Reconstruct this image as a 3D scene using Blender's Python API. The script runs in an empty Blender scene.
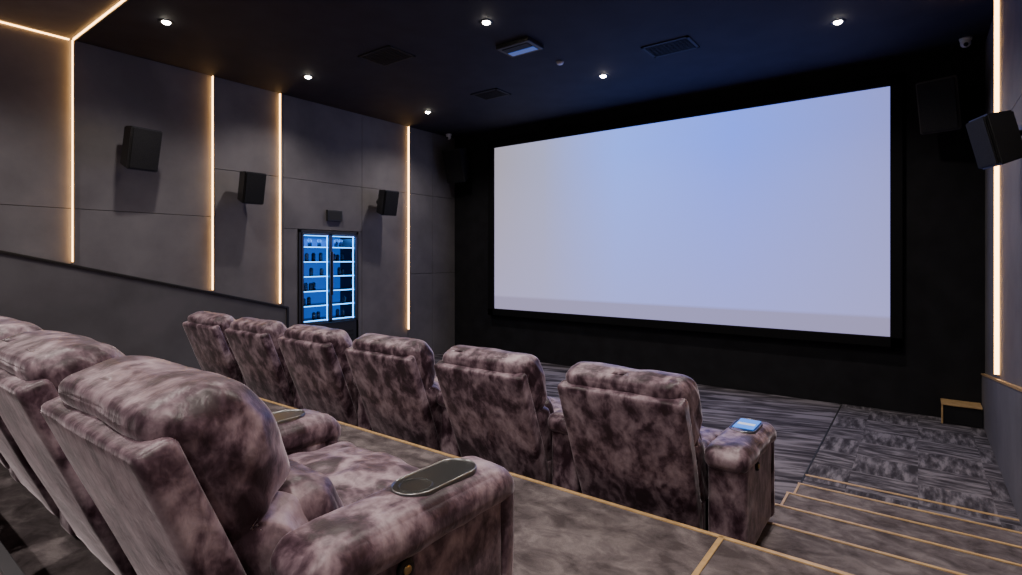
import bpy, bmesh, math, random
from mathutils import Vector, Matrix, noise, Euler
random.seed(3)
H=1.912            # camera eye height above the lowest floor
XL,XR=-7.66,0.617  # side walls
YF,YB=8.25,-3.0    # screen wall / back wall
ZC=2.475           # ceiling (relative to eye)
col=bpy.context.scene.collection

# ---------------------------------------------------------------- materials
def mat(name):
    m=bpy.data.materials.new(name); m.use_nodes=True
    nt=m.node_tree; return m,nt,nt.nodes['Principled BSDF']
def N(nt,t,**kw):
    n=nt.nodes.new(t)
    for k,v in kw.items():
        if k in n.inputs: n.inputs[k].default_value=v
        else: setattr(n,k,v)
    return n
def simple(name,c,rough=.5,metal=0,spec=.5,emis=None,es=0):
    m,nt,b=mat(name)
    b.inputs['Base Color'].default_value=(*c,1); b.inputs['Roughness'].default_value=rough
    b.inputs['Metallic'].default_value=metal; b.inputs['Specular IOR Level'].default_value=spec
    if emis: b.inputs['Emission Color'].default_value=(*emis,1); b.inputs['Emission Strength'].default_value=es
    return m
def coords(nt,scale=(1,1,1),rot=(0,0,0)):
    tc=N(nt,'ShaderNodeTexCoord'); mp=N(nt,'ShaderNodeMapping')
    mp.inputs['Scale'].default_value=scale; mp.inputs['Rotation'].default_value=rot
    nt.links.new(tc.outputs['Object'],mp.inputs['Vector']); return mp.outputs['Vector']
def ramp(nt,src,stops):
    r=N(nt,'ShaderNodeValToRGB'); e=r.color_ramp.elements
    e[0].position,e[0].color=stops[0][0],(*stops[0][1],1)
    e[1].position,e[1].color=stops[-1][0],(*stops[-1][1],1)
    for p,c in stops[1:-1]:
        x=e.new(p); x.color=(*c,1)
    nt.links.new(src,r.inputs['Fac']); return r.outputs['Color']
def bump(nt,b,src,strength,dist=.01):
    bp=N(nt,'ShaderNodeBump'); bp.inputs['Strength'].default_value=strength; bp.inputs['Distance'].default_value=dist
    nt.links.new(src,bp.inputs['Height']); nt.links.new(bp.outputs['Normal'],b.inputs['Normal'])
def mixc(nt,f,a,b_,mode='MIX'):
    m=N(nt,'ShaderNodeMix',data_type='RGBA',blend_type=mode)
    for s,i in ((f,0),(a,6),(b_,7)):
        if isinstance(s,(int,float)): m.inputs[i].default_value=s
        elif isinstance(s,tuple): m.inputs[i].default_value=(*s,1)
        else: nt.links.new(s,m.inputs[i])
    return m.outputs[2]

# crushed velvet
M_velvet,nt,b=mat('crushed_velvet')
v=coords(nt,(1.6,1.6,1.05))
oi=N(nt,'ShaderNodeObjectInfo'); mul=N(nt,'ShaderNodeVectorMath',operation='SCALE'); mul.inputs[0].default_value=(37,17,29)
nt.links.new(oi.outputs['Random'],mul.inputs['Scale'])
add=N(nt,'ShaderNodeVectorMath',operation='ADD'); nt.links.new(v,add.inputs[0]); nt.links.new(mul.outputs[0],add.inputs[1])
n1=N(nt,'ShaderNodeTexNoise',Scale=6.0,Detail=4.0,Roughness=.52,Distortion=.4); nt.links.new(add.outputs[0],n1.inputs['Vector'])
n2=N(nt,'ShaderNodeTexNoise',Scale=19.0,Detail=3.0,Roughness=.6,Distortion=.3); nt.links.new(add.outputs[0],n2.inputs['Vector'])
mx=N(nt,'ShaderNodeMath',operation='MULTIPLY_ADD'); nt.links.new(n2.outputs[0],mx.inputs[0]); mx.inputs[1].default_value=.28
m3=N(nt,'ShaderNodeMath',operation='MULTIPLY'); nt.links.new(n1.outputs[0],m3.inputs[0]); m3.inputs[1].default_value=.74
nt.links.new(m3.outputs[0],mx.inputs[2])
c=ramp(nt,mx.outputs[0],[(.41,(.030,.014,.022)),(.47,(.075,.042,.060)),(.52,(.150,.098,.125)),(.58,(.25,.178,.212)),(.68,(.39,.30,.34))])
nt.links.new(c,b.inputs['Base Color'])
b.inputs['Roughness'].default_value=.42; b.inputs['Specular IOR Level'].default_value=.4
b.inputs['Sheen Weight'].default_value=.6; b.inputs['Sheen Roughness'].default_value=.28; b.inputs['Sheen Tint'].default_value=(.92,.82,.9,1)
bump(nt,b,n2.outputs[0],.34,.008)

# tier carpet (brushed pile)
M_carpet,nt,b=mat('tier_carpet')
v=coords(nt,(1.5,2.0,1))
n1=N(nt,'ShaderNodeTexNoise',Scale=4.2,Detail=6.0,Roughness=.6,Distortion=.4); nt.links.new(v,n1.inputs['Vector'])
nf=N(nt,'ShaderNodeTexNoise',Scale=260.0,Detail=2.0); nt.links.new(v,nf.inputs['Vector'])
c=ramp(nt,n1.outputs[0],[(.36,(.080,.065,.070)),(.5,(.140,.117,.124)),(.64,(.23,.197,.203))])
c=mixc(nt,.5,c,ramp(nt,nf.outputs[0],[(.3,(.4,.4,.4)),(.7,(1,1,1))]),'MULTIPLY')
nt.links.new(c,b.inputs['Base Color']); b.inputs['Roughness'].default_value=.95; b.inputs['Specular IOR Level'].default_value=.1
bump(nt,b,nf.outputs[0],.5,.006)

# front floor carpet - long streaks
M_streak,nt,b=mat('streaked_floor_carpet')
v=coords(nt,(1,1,1),(0,0,math.radians(-16)))
w=N(nt,'ShaderNodeMapping'); w.inputs['Scale'].default_value=(.9,5.5,1); nt.links.new(v,w.inputs['Vector'])
n1=N(nt,'ShaderNodeTexNoise',Scale=1.4,Detail=4.0,Roughness=.58,Distortion=.8); nt.links.new(w.outputs[0],n1.inputs['Vector'])
c=ramp(nt,n1.outputs[0],[(.40,(.035,.031,.040)),(.49,(.095,.085,.10)),(.6,(.21,.19,.22))])
nt.links.new(c,b.inputs['Base Color']); b.inputs['Roughness'].default_value=.95; b.inputs['Specular IOR Level'].default_value=.1

# aisle carpet tile - alternating dashes
M_tile,nt,b=mat('dashed_aisle_carpet')
v=coords(nt)
ck=N(nt,'ShaderNodeTexChecker',Scale=2.1); nt.links.new(v,ck.inputs['Vector'])
outs=[]
for sc in ((4,16,1),(16,3.2,1)):
    w=N(nt,'ShaderNodeMapping'); w.inputs['Scale'].default_value=sc; nt.links.new(v,w.inputs['Vector'])
    n1=N(nt,'ShaderNodeTexNoise',Scale=1.0,Detail=4.0,Roughness=.6); nt.links.new(w.outputs[0],n1.inputs['Vector']); outs.append(n1.outputs[0])
mm=N(nt,'ShaderNodeMix',data_type='FLOAT'); nt.links.new(ck.outputs['Fac'],mm.inputs[0]); nt.links.new(outs[0],mm.inputs[2]); nt.links.new(outs[1],mm.inputs[3])
c=ramp(nt,mm.outputs[0],[(.38,(.040,.036,.044)),(.5,(.09,.082,.096)),(.63,(.21,.193,.215))])
nt.links.new(c,b.inputs['Base Color']); b.inputs['Roughness'].default_value=.95; b.inputs['Specular IOR Level'].default_value=.1

# wall panels (suede plaster)
M_wall,nt,b=mat('suede_wall_panel')
v=coords(nt)
n1=N(nt,'ShaderNodeTexNoise',Scale=1.3,Detail=6.0,Roughness=.6); nt.links.new(v,n1.inputs['Vector'])
n2=N(nt,'ShaderNodeTexNoise',Scale=70.0,Detail=3.0); nt.links.new(v,n2.inputs['Vector'])
c=ramp(nt,n1.outputs[0],[(.35,(.118,.111,.121)),(.65,(.165,.155,.166))])
nt.links.new(c,b.inputs['Base Color']); b.inputs['Roughness'].default_value=.85; b.inputs['Specular IOR Level'].default_value=.2
bump(nt,b,n2.outputs[0],.15,.004)

def noisy(name,c1,c2,scale,rough):
    m,nt,b=mat(name); v=coords(nt)
    n1=N(nt,'ShaderNodeTexNoise',Scale=scale,Detail=4.0); nt.links.new(v,n1.inputs['Vector'])
    nt.links.new(ramp(nt,n1.outputs[0],[(.35,c1),(.65,c2)]),b.inputs['Base Color']); b.inputs['Roughness'].default_value=rough
    b.inputs['Specular IOR Level'].default_value=.25
    return m
M_ceil=noisy('dark_ceiling_paint',(.024,.023,.030),(.031,.030,.039),3,.8)
M_black=noisy('black_screen_wall_fabric',(.009,.009,.011),(.014,.014,.017),4,.9)
M_dado=noisy('dark_suede_wainscot',(.078,.073,.081),(.105,.099,.109),2,.85)
M_gold=noisy('brass_wood_nosing',(.42,.27,.125),(.56,.37,.18),20,.35)
M_cap=simple('black_cap_trim',(.012,.011,.011),.4)
M_plastic=simple('black_plastic',(.018,.018,.020),.5)
M_frame=simple('black_screen_frame',(.005,.005,.006),.8,0,.15)
M_grille=noisy('speaker_grille_cloth',(.008,.008,.009),(.018,.018,.02),120,.8)
M_gloss=simple('gloss_black_tray',(.010,.010,.011),.3,0,.3)
M_chrome=simple('gunmetal_rim',(.22,.22,.23),.3,1)
M_dark=simple('dark_base',(.01,.01,.01),.7)
M_brass=simple('brass_button',(.5,.35,.15),.3,1)
M_led=simple('warm_led_strip',(1,.8,.5),.5,emis=(1,.53,.17),es=13)
M_lamp=simple('downlight_lens',(1,1,1),.5,emis=(1,.90,.76),es=80)
M_blueled=simple('blue_led_shelf',(.2,.5,1),.4,emis=(.05,.36,1),es=6)
M_bluein=simple('fridge_interior_glow',(.03,.06,.12),.4,emis=(.01,.10,.6),es=.8)  # back wall is no lamp; its blue light is put in as emission
M_glassb=simple('bottle_glass',(.03,.05,.10),.1)
M_metal=simple('steel_frame',(.10,.10,.11),.35,.8)
M_white=simple('white_camera_shell',(.7,.7,.72),.4)
M_blueact=simple('blue_tint_panel',(.03,.06,.15),.2,emis=(.05,.2,1),es=.25)  # blue tint of the ceiling unit, set as weak emission
M_traypanel=simple('blue_tray_panel',(.03,.15,.5),.2,emis=(.05,.28,1),es=.8)  # blue emissive plate on one armrest tray
M_label=simple('pale_label',(.6,.65,.7),.4,emis=(.6,.75,1),es=.4)

# projection screen showing a pale lavender / blue image
M_screen,nt,b=mat('projected_screen_image')
tc=N(nt,'ShaderNodeTexCoord'); sp=N(nt,'ShaderNodeSeparateXYZ'); nt.links.new(tc.outputs['UV'],sp.inputs[0])
cu=ramp(nt,sp.outputs['X'],[(0,(.46,.42,.50)),(.18,(.44,.46,.74)),(.42,(.28,.49,1.7)),(.70,(.22,.38,1.6)),(1,(.30,.34,.95))])
dn=N(nt,'ShaderNodeMapRange'); nt.links.new(sp.outputs['Y'],dn.inputs[0]); dn.inputs[1].default_value=.9; dn.inputs[2].default_value=.1; dn.inputs[3].default_value=0; dn.inputs[4].default_value=.6
c=mixc(nt,dn.outputs[0],cu,(.47,.43,.78))
st=N(nt,'ShaderNodeMapRange'); nt.links.new(sp.outputs['Y'],st.inputs[0]); st.inputs[1].default_value=.085; st.inputs[2].default_value=.07; st.inputs[3].default_value=0; st.inputs[4].default_value=.8
c=mixc(nt,st.outputs[0],c,(.33,.29,.46))
nt.links.new(c,b.inputs['Emission Color']); b.inputs['Emission Strength'].default_value=1.1
b.inputs['Base Color'].default_value=(.10,.10,.12,1); b.inputs['Roughness'].default_value=.9; b.inputs['Specular IOR Level'].default_value=.1

# ---------------------------------------------------------------- mesh helpers
class MB:
    """collects geometry with several materials into ONE object"""
    def __init__(s): s.bm=bmesh.new(); s.mats=[]
    def mi(s,m):
        if m not in s.mats: s.mats.append(m)
        return s.mats.index(m)
    def _tag(s,faces,m,smooth=False):
        i=s.mi(m)
        for f in faces: f.material_index=i; f.smooth=smooth
    def box(s,a,b_,m,bev=0,M=None,rel=True):
        (x0,y0,z0),(x1,y1,z1)=a,b_
        h=H if rel else 0
        t=bmesh.new(); bmesh.ops.create_cube(t,size=1)
        for v in t.verts:
            v.co=Vector(((x0+x1)/2+v.co.x*abs(x1-x0),(y0+y1)/2+v.co.y*abs(y1-y0),(z0+z1)/2+h+v.co.z*abs(z1-z0)))
        if bev: bmesh.ops.bevel(t,geom=t.edges[:],offset=bev,segments=2,affect='EDGES',profile=.5)
        s.merge(t,m,M)
    def merge(s,t,m,M=None,smooth=False):
        if M is not None: bmesh.ops.transform(t,matrix=M,verts=t.verts)
        mp={v:s.bm.verts.new(v.co) for v in t.verts}
        fs=[]
        for f in t.faces:
            try: fs.append(s.bm.faces.new([mp[v] for v in f.verts]))
            except ValueError: pass
        s._tag(fs,m,smooth); t.free()
    def cyl(s,r1,r2,z0,z1,m,M=None,seg=24,smooth=True):
        t=bmesh.new(); bmesh.ops.create_cone(t,cap_ends=True,segments=seg,radius1=r1,radius2=r2,depth=z1-z0)
        bmesh.ops.translate(t,vec=(0,0,(z0+z1)/2),verts=t.verts)
        s.merge(t,m,M,smooth)
    def sphere(s,r,m,M):
        t=bmesh.new(); bmesh.ops.create_uvsphere(t,u_segments=20,v_segments=12,radius=r); s.merge(t,m,M,True)
    def prism(s,poly,x0,x1,m):
        t=bmesh.new()
        A=[t.verts.new((x0,y,z+H)) for y,z in poly]; B=[t.verts.new((x1,y,z+H)) for y,z in poly]
        t.faces.new(A); t.faces.new(B[::-1]); n=len(poly)
        for i in range(n): t.faces.new((A[i],B[i],B[(i+1)%n],A[(i+1)%n]))
        bmesh.ops.recalc_face_normals(t,faces=t.faces); s.merge(t,m)
    def puff(s,size,r,m,M,n=18,bulge=(0,0,0),wr=0,seed=0,wf=(3,8,8),shape=None):
        hx,hy,hz=[q/2 for q in size]; h=Vector((hx,hy,hz))
        t=bmesh.new(); bmesh.ops.create_cube(t,size=2)
        bmesh.ops.subdivide_edges(t,edges=t.edges[:],cuts=n,use_grid_fill=True)
        for v in t.verts:
            q=[.45*c+.55*(1.5*c-.5*c**3) for c in v.co]
            p=Vector((q[0]*hx,q[1]*hy,q[2]*hz))
            rr=[min(r,k*.98) for k in h]
            inn=Vector([max(-(h[i]-rr[i]),min(h[i]-rr[i],p[i])) for i in range(3)])
            d=p-inn
            dn=Vector([d[i]/rr[i] for i in range(3)])
            if dn.length>0:
                dn.normalize(); p=inn+Vector([dn[i]*rr[i] for i in range(3)])
            fx,fy,fz=[1-min(1,abs(q[i]))**2 for i in range(3)]
            p.x+=bulge[0]*dn.x*fy*fz; p.y+=bulge[1]*dn.y*fx*fz; p.z+=bulge[2]*dn.z*fx*fy
            if wr:
                w=noise.noise(Vector((p.x*wf[0]+seed,p.y*wf[1],p.z*wf[2])))+.5*noise.noise(Vector((p.x*wf[0]*2.3,p.y*wf[1]*2+seed,p.z*wf[2]*2)))
                p+=dn*wr*w
            if shape: p=shape(p)
            v.co=p
        s.merge(t,m,M,True)
    def obj(s,name,parent=None):
        me=bpy.data.meshes.new(name); s.bm.normal_update(); s.bm.to_mesh(me); s.bm.free()
        for m in s.mats: me.materials.append(m)
        o=bpy.data.objects.new(name,me); col.objects.link(o)
        if parent: o.parent=parent
        return o
def T(x,y,z,rel=True): return Matrix.Translation((x,y,z+(H if rel else 0)))
def R(a,ax): return Matrix.Rotation(math.radians(a),4,ax)

# ---------------------------------------------------------------- room shell
m=MB(); m.box((XL-.6,YB-.2,-2.1),(XR+.3,YF+.2,-1.912),M_streak); m.obj('floor')
m=MB(); m.box((-.79,4.88,-1.912),(XR,YF,-1.906),M_tile); m.obj('floor_aisle_carpet')

P1,P0,PA=-1.544,-1.28,-1.0
Y0,Y1,YA=2.56,3.42,.43
m=MB(); m.box((XL,Y0,-1.912),(-.76,3.62,P1),M_carpet)
m.box((-.76,Y0,-1.912),(XR,Y1,P1),M_carpet)
m.box((XL,3.60,P1-.03),(-.76,3.625,P1+.004),M_gold); m.obj('floor_front_row_platform')
m=MB(); m.box((XL,YA,-1.912),(XR,Y0,P0),M_carpet); m.obj('floor_back_row_platform')
m=MB(); m.box((XL,YB,-1.912),(XR,YA,PA),M_carpet); m.obj('floor_rear_platform')
m=MB()
st=[(3.42,3.92,-1.636),(3.92,4.40,-1.728),(4.40,4.88,-1.82)]
for a,b_,z in st: m.box((-.76,a,-1.912),(XR,b_,z),M_carpet)
m.obj('aisle_stairs')
m=MB()
for y,z in ((3.42,P1),(3.92,-1.636),(4.40,-1.728),(4.88,-1.82)):
    m.box((-.775,y-.006,z-.022),(XR,y+.016,z+.006),M_gold,.003)
m.box((-.79,5.34,-1.912),(XR,5.37,-1.902),M_gold)
for a,b_,z in st: m.box((-.770,a,z-.015),(-.755,b_,z+.005),M_gold)
m.box((-.80,4.88,-1.912),(-.785,8.2,-1.903),M_dark)
m.obj('trim_1')
m=MB(); m.box((XL,Y0-.014,P0-.03),(XR,Y0+.012,P0+.006),M_gold,.003)
m.box((-.73,YA,P0),(-.705,Y0,P0+.006),M_gold,.003); m.obj('trim_2')
m=MB(); m.box((XL,YA-.03,PA-.035),(XR,YA+.012,PA+.006),M_metal,.003); m.obj('trim_3')

# walls
m=MB(); m.box((XL-.6,YB-.2,-2.0),(XL-.54,YF+.2,ZC+.1),M_black)
g=.003; FY0,FY1,FZ=4.70,5.83,.45
def panel(y0,y1,z0,z1): m.box((XL-.06,y0+g,z0+g),(XL,y1-g,z1-g),M_wall,.002)
for y0,y1,zs in [(YB,-.6,(.56,)),(-.6,1.91,(.56,)),(1.91,3.43,(.56,)),(3.43,4.46,(1.22,)),(5.91,6.96,(1.22,)),(6.96,7.6,(1.22,-.3)),(7.6,YF,(1.22,-.3))]:
    zz=sorted([-1.912,*zs,ZC])
    for a,b_ in zip(zz[:-1],zz[1:]): panel(y0,y1,a,b_)
panel(4.46,5.91,1.22,ZC); panel(4.46,5.91,FZ,1.22); panel(4.46,FY0,-1.912,FZ); panel(FY1,5.91,-1.912,FZ)
m.obj('wall_left')
m=MB(); m.box((XR+.06,YB-.2,-2.0),(XR+.2,YF+.2,ZC+.1),M_black)
for y0,y1,zs in [(YB,-.6,(.56,)),(-.6,1.91,(.56,)),(1.91,3.43,(.56,)),(3.43,5.2,(1.22,)),(5.2,6.9,(1.22,)),(6.9,YF,(1.22,))]:
    zz=sorted([-1.912,*zs,ZC])
    for a,b_ in zip(zz[:-1],zz[1:]): m.box((XR,y0+g,a+g),(XR+.06,y1-g,b_-g),M_wall,.002)
m.obj('wall_right')
SX0,SX1,SZ0,SZ1=-6.560,-.275,-.976,2.130
m=MB(); m.box((XL-.6,YF,-2.0),(XR+.2,YF+.2,ZC+.1),M_black); m.obj('wall_front')
m=MB(); m.box((XL-.6,YB-.2,-2.0),(XR+.2,YB,ZC+.1),M_wall); m.obj('wall_back')
m=MB(); m.box((XL-.6,1.91,ZC),(XR+.2,YF+.2,ZC+.15),M_ceil)
m.box((XL-.6,YB-.2,ZC),(XR+.2,1.91,ZC+.15),M_wall); m.obj('ceiling')

# sloped wainscots
def zl(y): return .05-.2556*(y-1.31)
m=MB(); m.prism([(-2.9,-1.9),(4.46,-1.9),(4.46,zl(4.46)),(.6,zl(.6)),(-2.9,zl(.6))],XL+.002,XL+.09,M_dado)
m.prism([(4.46,zl(4.46)),(.6,zl(.6)),(.6,zl(.6)+.025),(4.49,zl(4.46)+.022),(4.49,-1.9),(4.46,-1.9)],XL+.002,XL+.11,M_cap)
m.prism([(.6,zl(.6)),(-2.9,zl(.6)),(-2.9,zl(.6)+.025),(.6,zl(.6)+.025)],XL+.002,XL+.11,M_cap); m.obj('trim_wainscot_left')
def zr(y): return -.98-.133*(y-5.49)
m=MB(); m.prism([(-2.9,-1.9),(YF-.01,-1.9),(YF-.01,zr(YF)),(-2.9,zr(-2.9))],XR-.03,XR-.002,M_wall)
m.prism([(YF-.01,zr(YF)),(-2.9,zr(-2.9)),(-2.9,zr(-2.9)+.02),(YF-.01,zr(YF)+.02)],XR-.035,XR-.002,M_gold); m.obj('trim_wainscot_right')

# LED strips
def strip(y,z0,x,side,name='led_light_strip'):
    m=MB(); s=side
    xa,xb=(x,x+.042*s)
    m.box((min(xa,xb),y,z0),(max(xa,xb),y+.012,ZC-.01),M_gold)
    m.box((min(xa+.003*s,xb-.004*s),y-.004,z0),(max(xa+.003*s,xb-.004*s),y,ZC-.01),M_led)
    m.obj(name)
for y in (1.91,3.43,4.40,6.96): strip(y,zl(y)+.06,XL+.001,1)
for y in (1.91,3.43,6.85): strip(y,zr(y)+.06,XR-.001,-1)
m=MB(); m.box((XL+.06,1.91,ZC-.035),(XR-.06,1.922,ZC-.001),M_cap); m.box((XL+.06,1.902,ZC-.020),(XR-.06,1.91,ZC-.004),M_led); m.obj('led_light_strip')
m=MB(); m.box((XL+.001,YB+.05,ZC-.016),(XL+.018,1.88,ZC-.006),M_led); m.obj('led_light_strip')
m=MB(); m.box((XR-.018,YB+.05,ZC-.016),(XR-.001,1.88,ZC-.006),M_led); m.obj('led_light_strip')

# ---------------------------------------------------------------- screen
fr=bpy.data.objects.new('projection_screen',None); col.objects.link(fr)
me=bpy.data.meshes.new('screen_surface'); y=YF-.06
me.from_pydata([(SX0,y,SZ0+H),(SX1,y,SZ0+H),(SX1,y,SZ1+H),(SX0,y,SZ1+H)],[],[(0,1,2,3)])
uv=me.uv_layers.new(name='UVMap')
for i,c_ in enumerate([(0,0),(1,0),(1,1),(0,1)]): uv.data[i].uv=c_
me.materials.append(M_screen); o=bpy.data.objects.new('screen_surface',me); col.objects.link(o); o.parent=fr
m=MB(); w=.13; ya,yb=YF-.11,YF-.002
m.box((SX0-w,ya,SZ1),(SX1+w,yb,SZ1+w),M_frame,.01); m.box((SX0-w,ya,SZ0-w),(SX1+w,yb,SZ0),M_frame,.01)
m.box((SX0-w,ya,SZ0-w),(SX0,yb,SZ1+w),M_frame,.01); m.box((SX1,ya,SZ0-w),(SX1+w,yb,SZ1+w),M_frame,.01)
m.obj('screen_frame',fr)

# ---------------------------------------------------------------- recliners
def build_recliner(left_arm,seed,blue_panel=False):
    m=MB()
    V=M_velvet
    B=Matrix.Translation((0,.335,.20))@R(21,'X')
    # flat upholstered rear shell with crisp edges
    def narrow(p):
        p=p.copy(); p.x*=1-.07*max(0,(.1-p.z)); return p
    m.puff((.72,.09,.89),.022,V,B@Matrix.Translation((0,-.045,.31)),n=22,bulge=(0,.018,0),wr=.004,seed=seed,wf=(5,4,4),shape=narrow)
    SE=.03
    def body(p):
        p=p.copy(); z=p.z
        if z>SE: a=math.sin(min(1,(z-SE)/(.41-SE))*math.pi); th=.060*max(0,a)**.6
        else: a=math.sin(min(1,(SE-z)/(.41+SE))*math.pi); th=.035*max(0,a)**.6
        g=math.exp(-((z-SE)/.022)**2)
        cx=1-min(1,abs(p.x)/.36)**3
        if p.y>0:
            p.y+=th*(.35+.65*cx)-.035*g
            fold=noise.noise(Vector((p.x*16+seed,z*2.2,seed)))*math.exp(-abs(z-SE)/.14)
            p.y+=.032*fold+.016*noise.noise(Vector((p.x*5+seed,z*9,2.2)))
        # long gathers down the sides of the cushion
        side=(1 if p.x>0 else -1)*min(1,abs(p.x)/.3)
        rd=1-abs(noise.noise(Vector((p.y*16+z*4,z*3+seed,1.1))))*2
        p.x+=.018*rd*side*min(1,max(0,(p.y+.03)/.06))
        p.x*=1-.03*g+(.012 if z>SE else 0)*a
        if z>.26: p.y-=.045*((z-.26)/.15)**2*(1 if p.y<0 else .3)
        return p
    m.puff((.69,.20,.83),.085,V,B@Matrix.Translation((0,.07,.40)),n=50,bulge=(.006,.01,.008),wr=.008,seed=seed+5,wf=(5,5,6),shape=body)
    # lumbar pillow
    m.puff((.60,.17,.27),.075,V,B@Matrix.Translation((0,.215,.27)),n=24,bulge=(.01,.03,.01),wr=.012,seed=seed+9,wf=(3,7,7))
    # seat and footrest
    m.puff((.71,.60,.21),.085,V,Matrix.Translation((0,.67,.40)),n=30,bulge=(0,.02,.05),wr=.018,seed=seed+12,wf=(7,7,6))
    m.puff((.70,.12,.32),.05,V,Matrix.Translation((0,.93,.23)),n=16,bulge=(0,.02,0),wr=.006,seed=seed+15)
    m.box((-.34,.36,.0),(.34,.88,.30),M_dark,.01,rel=False)
    m.box((-.35,.33,.03),(.35,.38,.26),V,.01,rel=False)
    for sx in ([1,-1] if left_arm else [1]):
        x=.4775*sx
        m.puff((.190,.62,.50),.028,V,Matrix.Translation((x,.60,.275)),n=18,bulge=(.004,.006,0),wr=.003,seed=seed+20*sx)
        m.puff((.205,.07,.50),.030,V,Matrix.Translation((x,.93,.270)),n=14,bulge=(.002,.008,0),wr=.003,seed=seed+22*sx)
        def droop(p):
            p=p.copy()
            if p.y>.22: p.z-=(p.y-.22)**2*1.3
            return p
        m.puff((.225,.73,.130),.058,V,Matrix.Translation((x,.610,.545)),n=28,bulge=(.004,.016,.010),wr=.007,seed=seed+24*sx,wf=(8,8,7),shape=droop)
        def stadium(r,L,z,k=14):
            pts=[]
            for i in range(k+1):
                a=math.pi*i/k; pts.append((r*math.cos(a),L+r*math.sin(a),z))
            for i in range(k+1):
                a=math.pi+math.pi*i/k; pts.append((r*math.cos(a),-L+r*math.sin(a),z))
            return pts
        L=.078; t=bmesh.new(); loops=[]; TM=Matrix.Translation((x,.70,.619))
        for r,z in ((.070,-.02),(.070,.006),(.068,.009),(.066,.009),(.064,.004)):
            loops.append([t.verts.new(p) for p in stadium(r,L,z)])
        for a,b_ in zip(loops[:-1],loops[1:]):
            for i in range(len(a)): t.faces.new((a[i],a[(i+1)%len(a)],b_[(i+1)%len(a)],b_[i]))
        m.merge(t,M_chrome,TM,True)
        t=bmesh.new(); t.faces.new([t.verts.new(p) for p in stadium(.065,L,.004)]); m.merge(t,M_gloss,TM)
        t=bmesh.new(); k=28; lo=[]
        for r,z in ((.050,.0045),(.048,.007),(.046,.007),(.044,.0045)):
            lo.append([t.verts.new((r*math.cos(2*math.pi*i/k),-L+r*math.sin(2*math.pi*i/k),z)) for i in range(k)])
        for a,b_ in zip(lo[:-1],lo[1:]):
            for i in range(k): t.faces.new((a[i],a[(i+1)%k],b_[(i+1)%k],b_[i]))
        m.merge(t,M_gloss,TM,True)
        if blue_panel:
            m.box((x-.055,.62,.625),(x+.055,.82,.630),M_traypanel,.002,rel=False)
            m.box((x-.045,.69,.630),(x+.045,.73,.6315),M_label,0,rel=False)
        MM=Matrix.Translation((x+.096*sx,.50,.470))@R(90*sx,'Y')
        m.cyl(.026,.024,0,.012,M_dark,MM); m.cyl(.013,.011,.010,.017,M_brass,MM)
    bmesh.ops.recalc_face_normals(m.bm,faces=m.bm.faces)
    me=bpy.data.meshes.new('recliner_chair'); m.bm.to_mesh(me); m.bm.free()
    for q in m.mats: me.materials.append(q)
    return me
meA=build_recliner(False,1.3); meB=build_recliner(True,4.7); meC=build_recliner(False,8.1,True); meD=build_recliner(False,12.6)
def chairs(cx,y,z,n,first,sy=1,hs=1):
    for i in range(n):
        o=bpy.data.objects.new('recliner_chair',meB if i==n-1 else (first if i==0 else (meA,meD)[i%2])); col.objects.link(o)
        o.location=(cx-.965*i,y,z+H); o.scale=(1,sy,hs)
chairs(-1.255,2.575,P1,6,meC,.96,.955)
chairs(-1.655,.440,P0,6,meA,1.06,.985)

# ---------------------------------------------------------------- speakers
def speaker(x,y,z,h,w,d,face,tilt,wallpt,name='wall_speaker'):
    m=MB(); M=T(x,y,z)@R(face,'Z')@R(-tilt,'X')
    t=bmesh.new(); bmesh.ops.create_cube(t,size=1)
    for v in t.verts:
        k=.78 if v.co.y<0 else 1
        v.co=Vector((v.co.x*w*k,v.co.y*d,v.co.z*h*(.9 if v.co.y<0 else 1)))
    bmesh.ops.bevel(t,geom=t.edges[:],offset=.012,segments=2,affect='EDGES'); m.merge(t,M_plastic,M)
    t=bmesh.new(); bmesh.ops.create_cube(t,size=1)
    for v in t.verts: v.co=Vector((v.co.x*w*.9,d/2+.008+v.co.y*.016,v.co.z*h*.93))
    bmesh.ops.bevel(t,geom=t.edges[:],offset=.006,segments=2,affect='EDGES'); m.merge(t,M_grille,M)
    a=Vector((x,y,z+H)); b_=Vector((wallpt[0],wallpt[1],wallpt[2]+H)); dv=b_-a
    q=dv.to_track_quat('Z','Y').to_matrix().to_4x4()
    m.cyl(.022,.022,0,dv.length,M_plastic,Matrix.Translation(a)@q,12)
    m.cyl(.06,.06,dv.length-.015,dv.length-.002,M_plastic,Matrix.Translation(a)@q,16)
    m.obj(name)
speaker(-7.37,2.48,1.30,.50,.34,.26,-84,14,(XL,2.48,1.34))
speaker(-7.40,3.83,.98,.44,.30,.24,-92,12,(XL,3.86,1.02))
speaker(-7.40,6.24,.97,.44,.30,.24,-95,12,(XL,6.28,1.0))
speaker(.46,5.25,.86,.38,.26,.18,112,14,(XR,5.28,.90))
speaker(-7.3,7.95,1.85,.66,.42,.36,190,18,(-7.3,YF,1.95))
speaker(.22,7.90,1.76,.60,.38,.34,165,18,(.22,YF,1.95))

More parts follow.
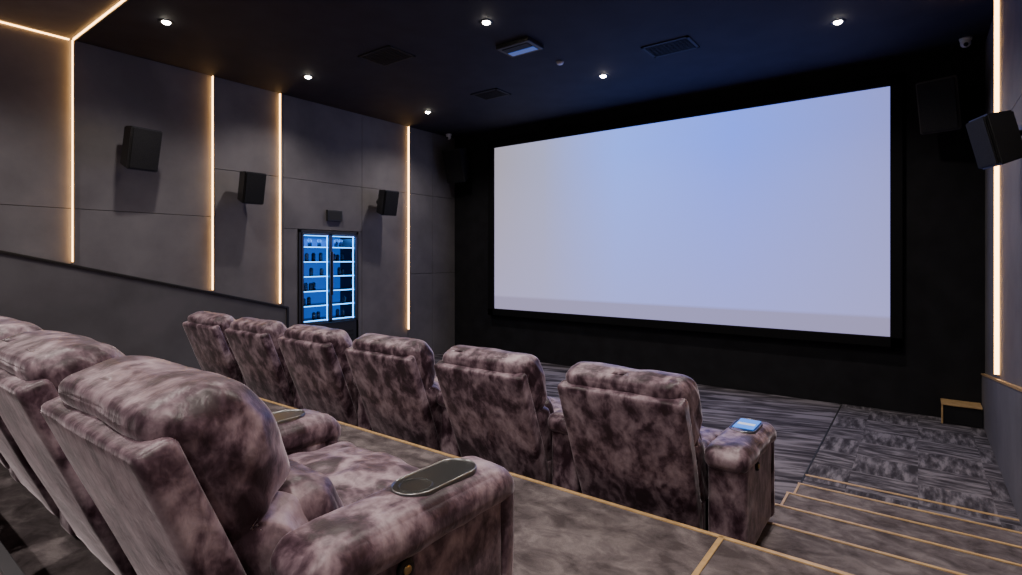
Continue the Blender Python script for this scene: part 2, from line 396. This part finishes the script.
# ---------------------------------------------------------------- ceiling fixtures
def downlight(x,y,power):
    m=MB(); M=T(x,y,ZC)
    t=bmesh.new(); k=32; lo=[]
    for r,z in ((.068,0),(.066,-.005),(.048,-.005),(.040,-.002)):
        lo.append([t.verts.new((r*math.cos(2*math.pi*i/k),r*math.sin(2*math.pi*i/k),z)) for i in range(k)])
    for a,b_ in zip(lo[:-1],lo[1:]):
        for i in range(k): t.faces.new((a[i],a[(i+1)%k],b_[(i+1)%k],b_[i]))
    m.merge(t,M_plastic,M,True)
    m.sphere(.04,M_lamp,M@Matrix.Translation((0,0,-.004))@Matrix.Diagonal((1,1,.5,1)))
    p=m.obj('ceiling_downlight')
    L=bpy.data.lights.new('downlight_beam','SPOT'); L.energy=power; L.spot_size=math.radians(140); L.spot_blend=.9; L.shadow_soft_size=.05; L.color=(1,.90,.82)
    o=bpy.data.objects.new('downlight_beam',L); o.location=(x,y,ZC+H-.09); col.objects.link(o); o.parent=p
for x,y in ((-6.30,2.36),(-6.66,4.24),(-6.64,6.48),(-3.62,4.38),(-3.42,6.63),(-.67,6.59)): downlight(x,y,115)
for x,y in ((-3.5,2.36),(-.67,2.36),(-.67,4.38)): downlight(x,y,165)
for x in (-6.4,-3.5,-.67):  # out-of-view rows, added as fill on the chairs
    for y in (.2,-1.8): downlight(x,y,190)

def vent(x,y,w,d,name='ceiling_vent'):
    m=MB(); f=.03; z0=ZC-.012; z1=ZC-.001
    m.box((x-w/2,y-d/2,z0),(x+w/2,y-d/2+f,z1),M_dark); m.box((x-w/2,y+d/2-f,z0),(x+w/2,y+d/2,z1),M_dark)
    m.box((x-w/2,y-d/2,z0),(x-w/2+f,y+d/2,z1),M_dark); m.box((x+w/2-f,y-d/2,z0),(x+w/2,y+d/2,z1),M_dark)
    m.box((x-w/2+f,y-d/2+f,ZC-.003),(x+w/2-f,y+d/2-f,z1),M_dark)
    n=int((d-2*f)/.035)
    for i in range(n):
        yy=y-d/2+f+(i+.5)*(d-2*f)/n
        m.box((x-w/2+f,yy-.006,z0+.001),(x+w/2-f,yy+.006,z1),M_dark)
    m.obj(name)
vent(-5.2,4.38,.58,.42); vent(-5.15,6.34,.5,.36); vent(-2.32,6.19,.56,.40)
m=MB(); m.box((-3.93,4.93,ZC-.05),(-3.47,5.25,ZC-.001),M_plastic,.01); m.box((-3.88,4.98,ZC-.056),(-3.52,5.08,ZC-.05),M_dark); m.box((-3.88,5.10,ZC-.056),(-3.52,5.2,ZC-.05),M_blueact); m.obj('ceiling_air_unit')
m=MB(); m.cyl(.035,.05,-.03,-.001,M_white,T(-3.61,5.83,ZC)); m.obj('smoke_detector')
for x,y in ((.43,7.95),(-7.5,7.9)):
    m=MB(); m.cyl(.055,.06,-.03,-.001,M_white,T(x,y,ZC)); m.sphere(.05,M_white,T(x,y,ZC-.055)); m.cyl(.022,.022,.04,.054,M_gloss,T(x,y,ZC-.055)@R(120,'X')); m.obj('security_camera')

# ---------------------------------------------------------------- display fridge
fe=bpy.data.objects.new('display_fridge',None); col.objects.link(fe)
x1=XL+.02; x0=XL-.45; zb=-1.05
m=MB(); f=.045
m.box((x0,FY0+.01,zb),(x0+.02,FY1-.01,FZ-.01),M_bluein)
for a in (FY0+.01,FY1-.01-f): m.box((x0,a,-1.9),(x1,a+f,FZ-.01),M_plastic,.004)
m.box((x0,FY0+.01,FZ-.01-f),(x1,FY1-.01,FZ-.01),M_plastic,.004)
m.box((x0,FY0+.01,-1.9),(x1,FY1-.01,zb),M_plastic,.004)
for i in range(9): m.box((x1,FY0+.12,-1.8+i*.07),(x1+.006,FY1-.12,-1.765+i*.07),M_dark)
mid=(FY0+FY1)/2
m.obj('cabinet_body',fe)
m=MB()
for a,b_ in ((FY0+.055,mid-.004),(mid+.004,FY1-.055)):
    w=.03; X0,X1=x1-.02,x1+.015
    m.box((X0,a,zb+.01),(X1,a+w,FZ-.06),M_metal,.003); m.box((X0,b_-w,zb+.01),(X1,b_,FZ-.06),M_metal,.003)
    m.box((X0,a,FZ-.06-w),(X1,b_,FZ-.06),M_metal,.003); m.box((X0,a,zb+.01),(X1,b_,zb+.01+w),M_metal,.003)
m.box((x1+.015,mid-.035,-.6),(x1+.04,mid-.02,.1),M_chrome,.003); m.box((x1+.015,mid+.02,-.6),(x1+.04,mid+.035,.1),M_chrome,.003)
m.obj('door_frames',fe)
m=MB(); zs=[zb+.04+i*.235 for i in range(6)]
for z in zs+[FZ-.10]:
    m.box((x0+.02,FY0+.06,z),(x1-.06,FY1-.06,z+.012),M_metal); m.box((x1-.065,FY0+.06,z),(x1-.055,FY1-.06,z+.014),M_blueled)
for yy in (FY0+.065,mid-.02,FY1-.08): m.box((x1-.07,yy,zb+.03),(x1-.055,yy+.014,FZ-.08),M_blueled)
m.obj('lit_shelves',fe)
m=MB()
for z in zs:
    yy=FY0+.13
    while yy<FY1-.12:
        if abs(yy-mid)>.06 and random.random()<.6:
            hgt=random.uniform(.10,.13); M=T(x1-.12-random.random()*.1,yy,z+.013)
            m.cyl(.031,.031,0,hgt,M_glassb,M,16); m.cyl(.022,.02,hgt,hgt+.015,M_glassb,M,12)
        yy+=.09
m.obj('bottles',fe)
L=bpy.data.lights.new('fridge_glow','AREA'); L.energy=16; L.color=(.06,.3,1); L.shape='RECTANGLE'; L.size=.3; L.size_y=1
o=bpy.data.objects.new('fridge_glow',L); o.location=(XL-.2,mid,FZ-.12+H); col.objects.link(o); o.parent=fe
m=MB(); m.box((XL+.001,5.20,.60),(XL+.05,5.48,.78),M_plastic,.006); m.box((XL+.05,5.22,.62),(XL+.054,5.46,.76),M_dark); m.obj('exit_sign_box')

m=MB(); m.box((.23,7.98,-1.90),(XR-.04,YF-.01,-1.69),M_black)
m.box((.215,7.965,-1.69),(XR-.04,YF-.01,-1.672),M_gold,.003); m.box((.215,7.965,-1.905),(.232,7.98,-1.69),M_gold,.003)
m.obj('floor_box')

# ---------------------------------------------------------------- world + camera
w=bpy.data.worlds.new('world'); bpy.context.scene.world=w; w.use_nodes=True
w.node_tree.nodes['Background'].inputs[0].default_value=(.02,.02,.03,1)
cam=bpy.data.cameras.new('camera'); cam.sensor_width=36; cam.lens=541/1022*36; cam.shift_y=-29.5/1022; cam.clip_start=.05
o=bpy.data.objects.new('camera',cam); o.location=(0,0,H); o.rotation_euler=(math.radians(90),0,math.radians(36.95)); col.objects.link(o)
bpy.context.scene.camera=o
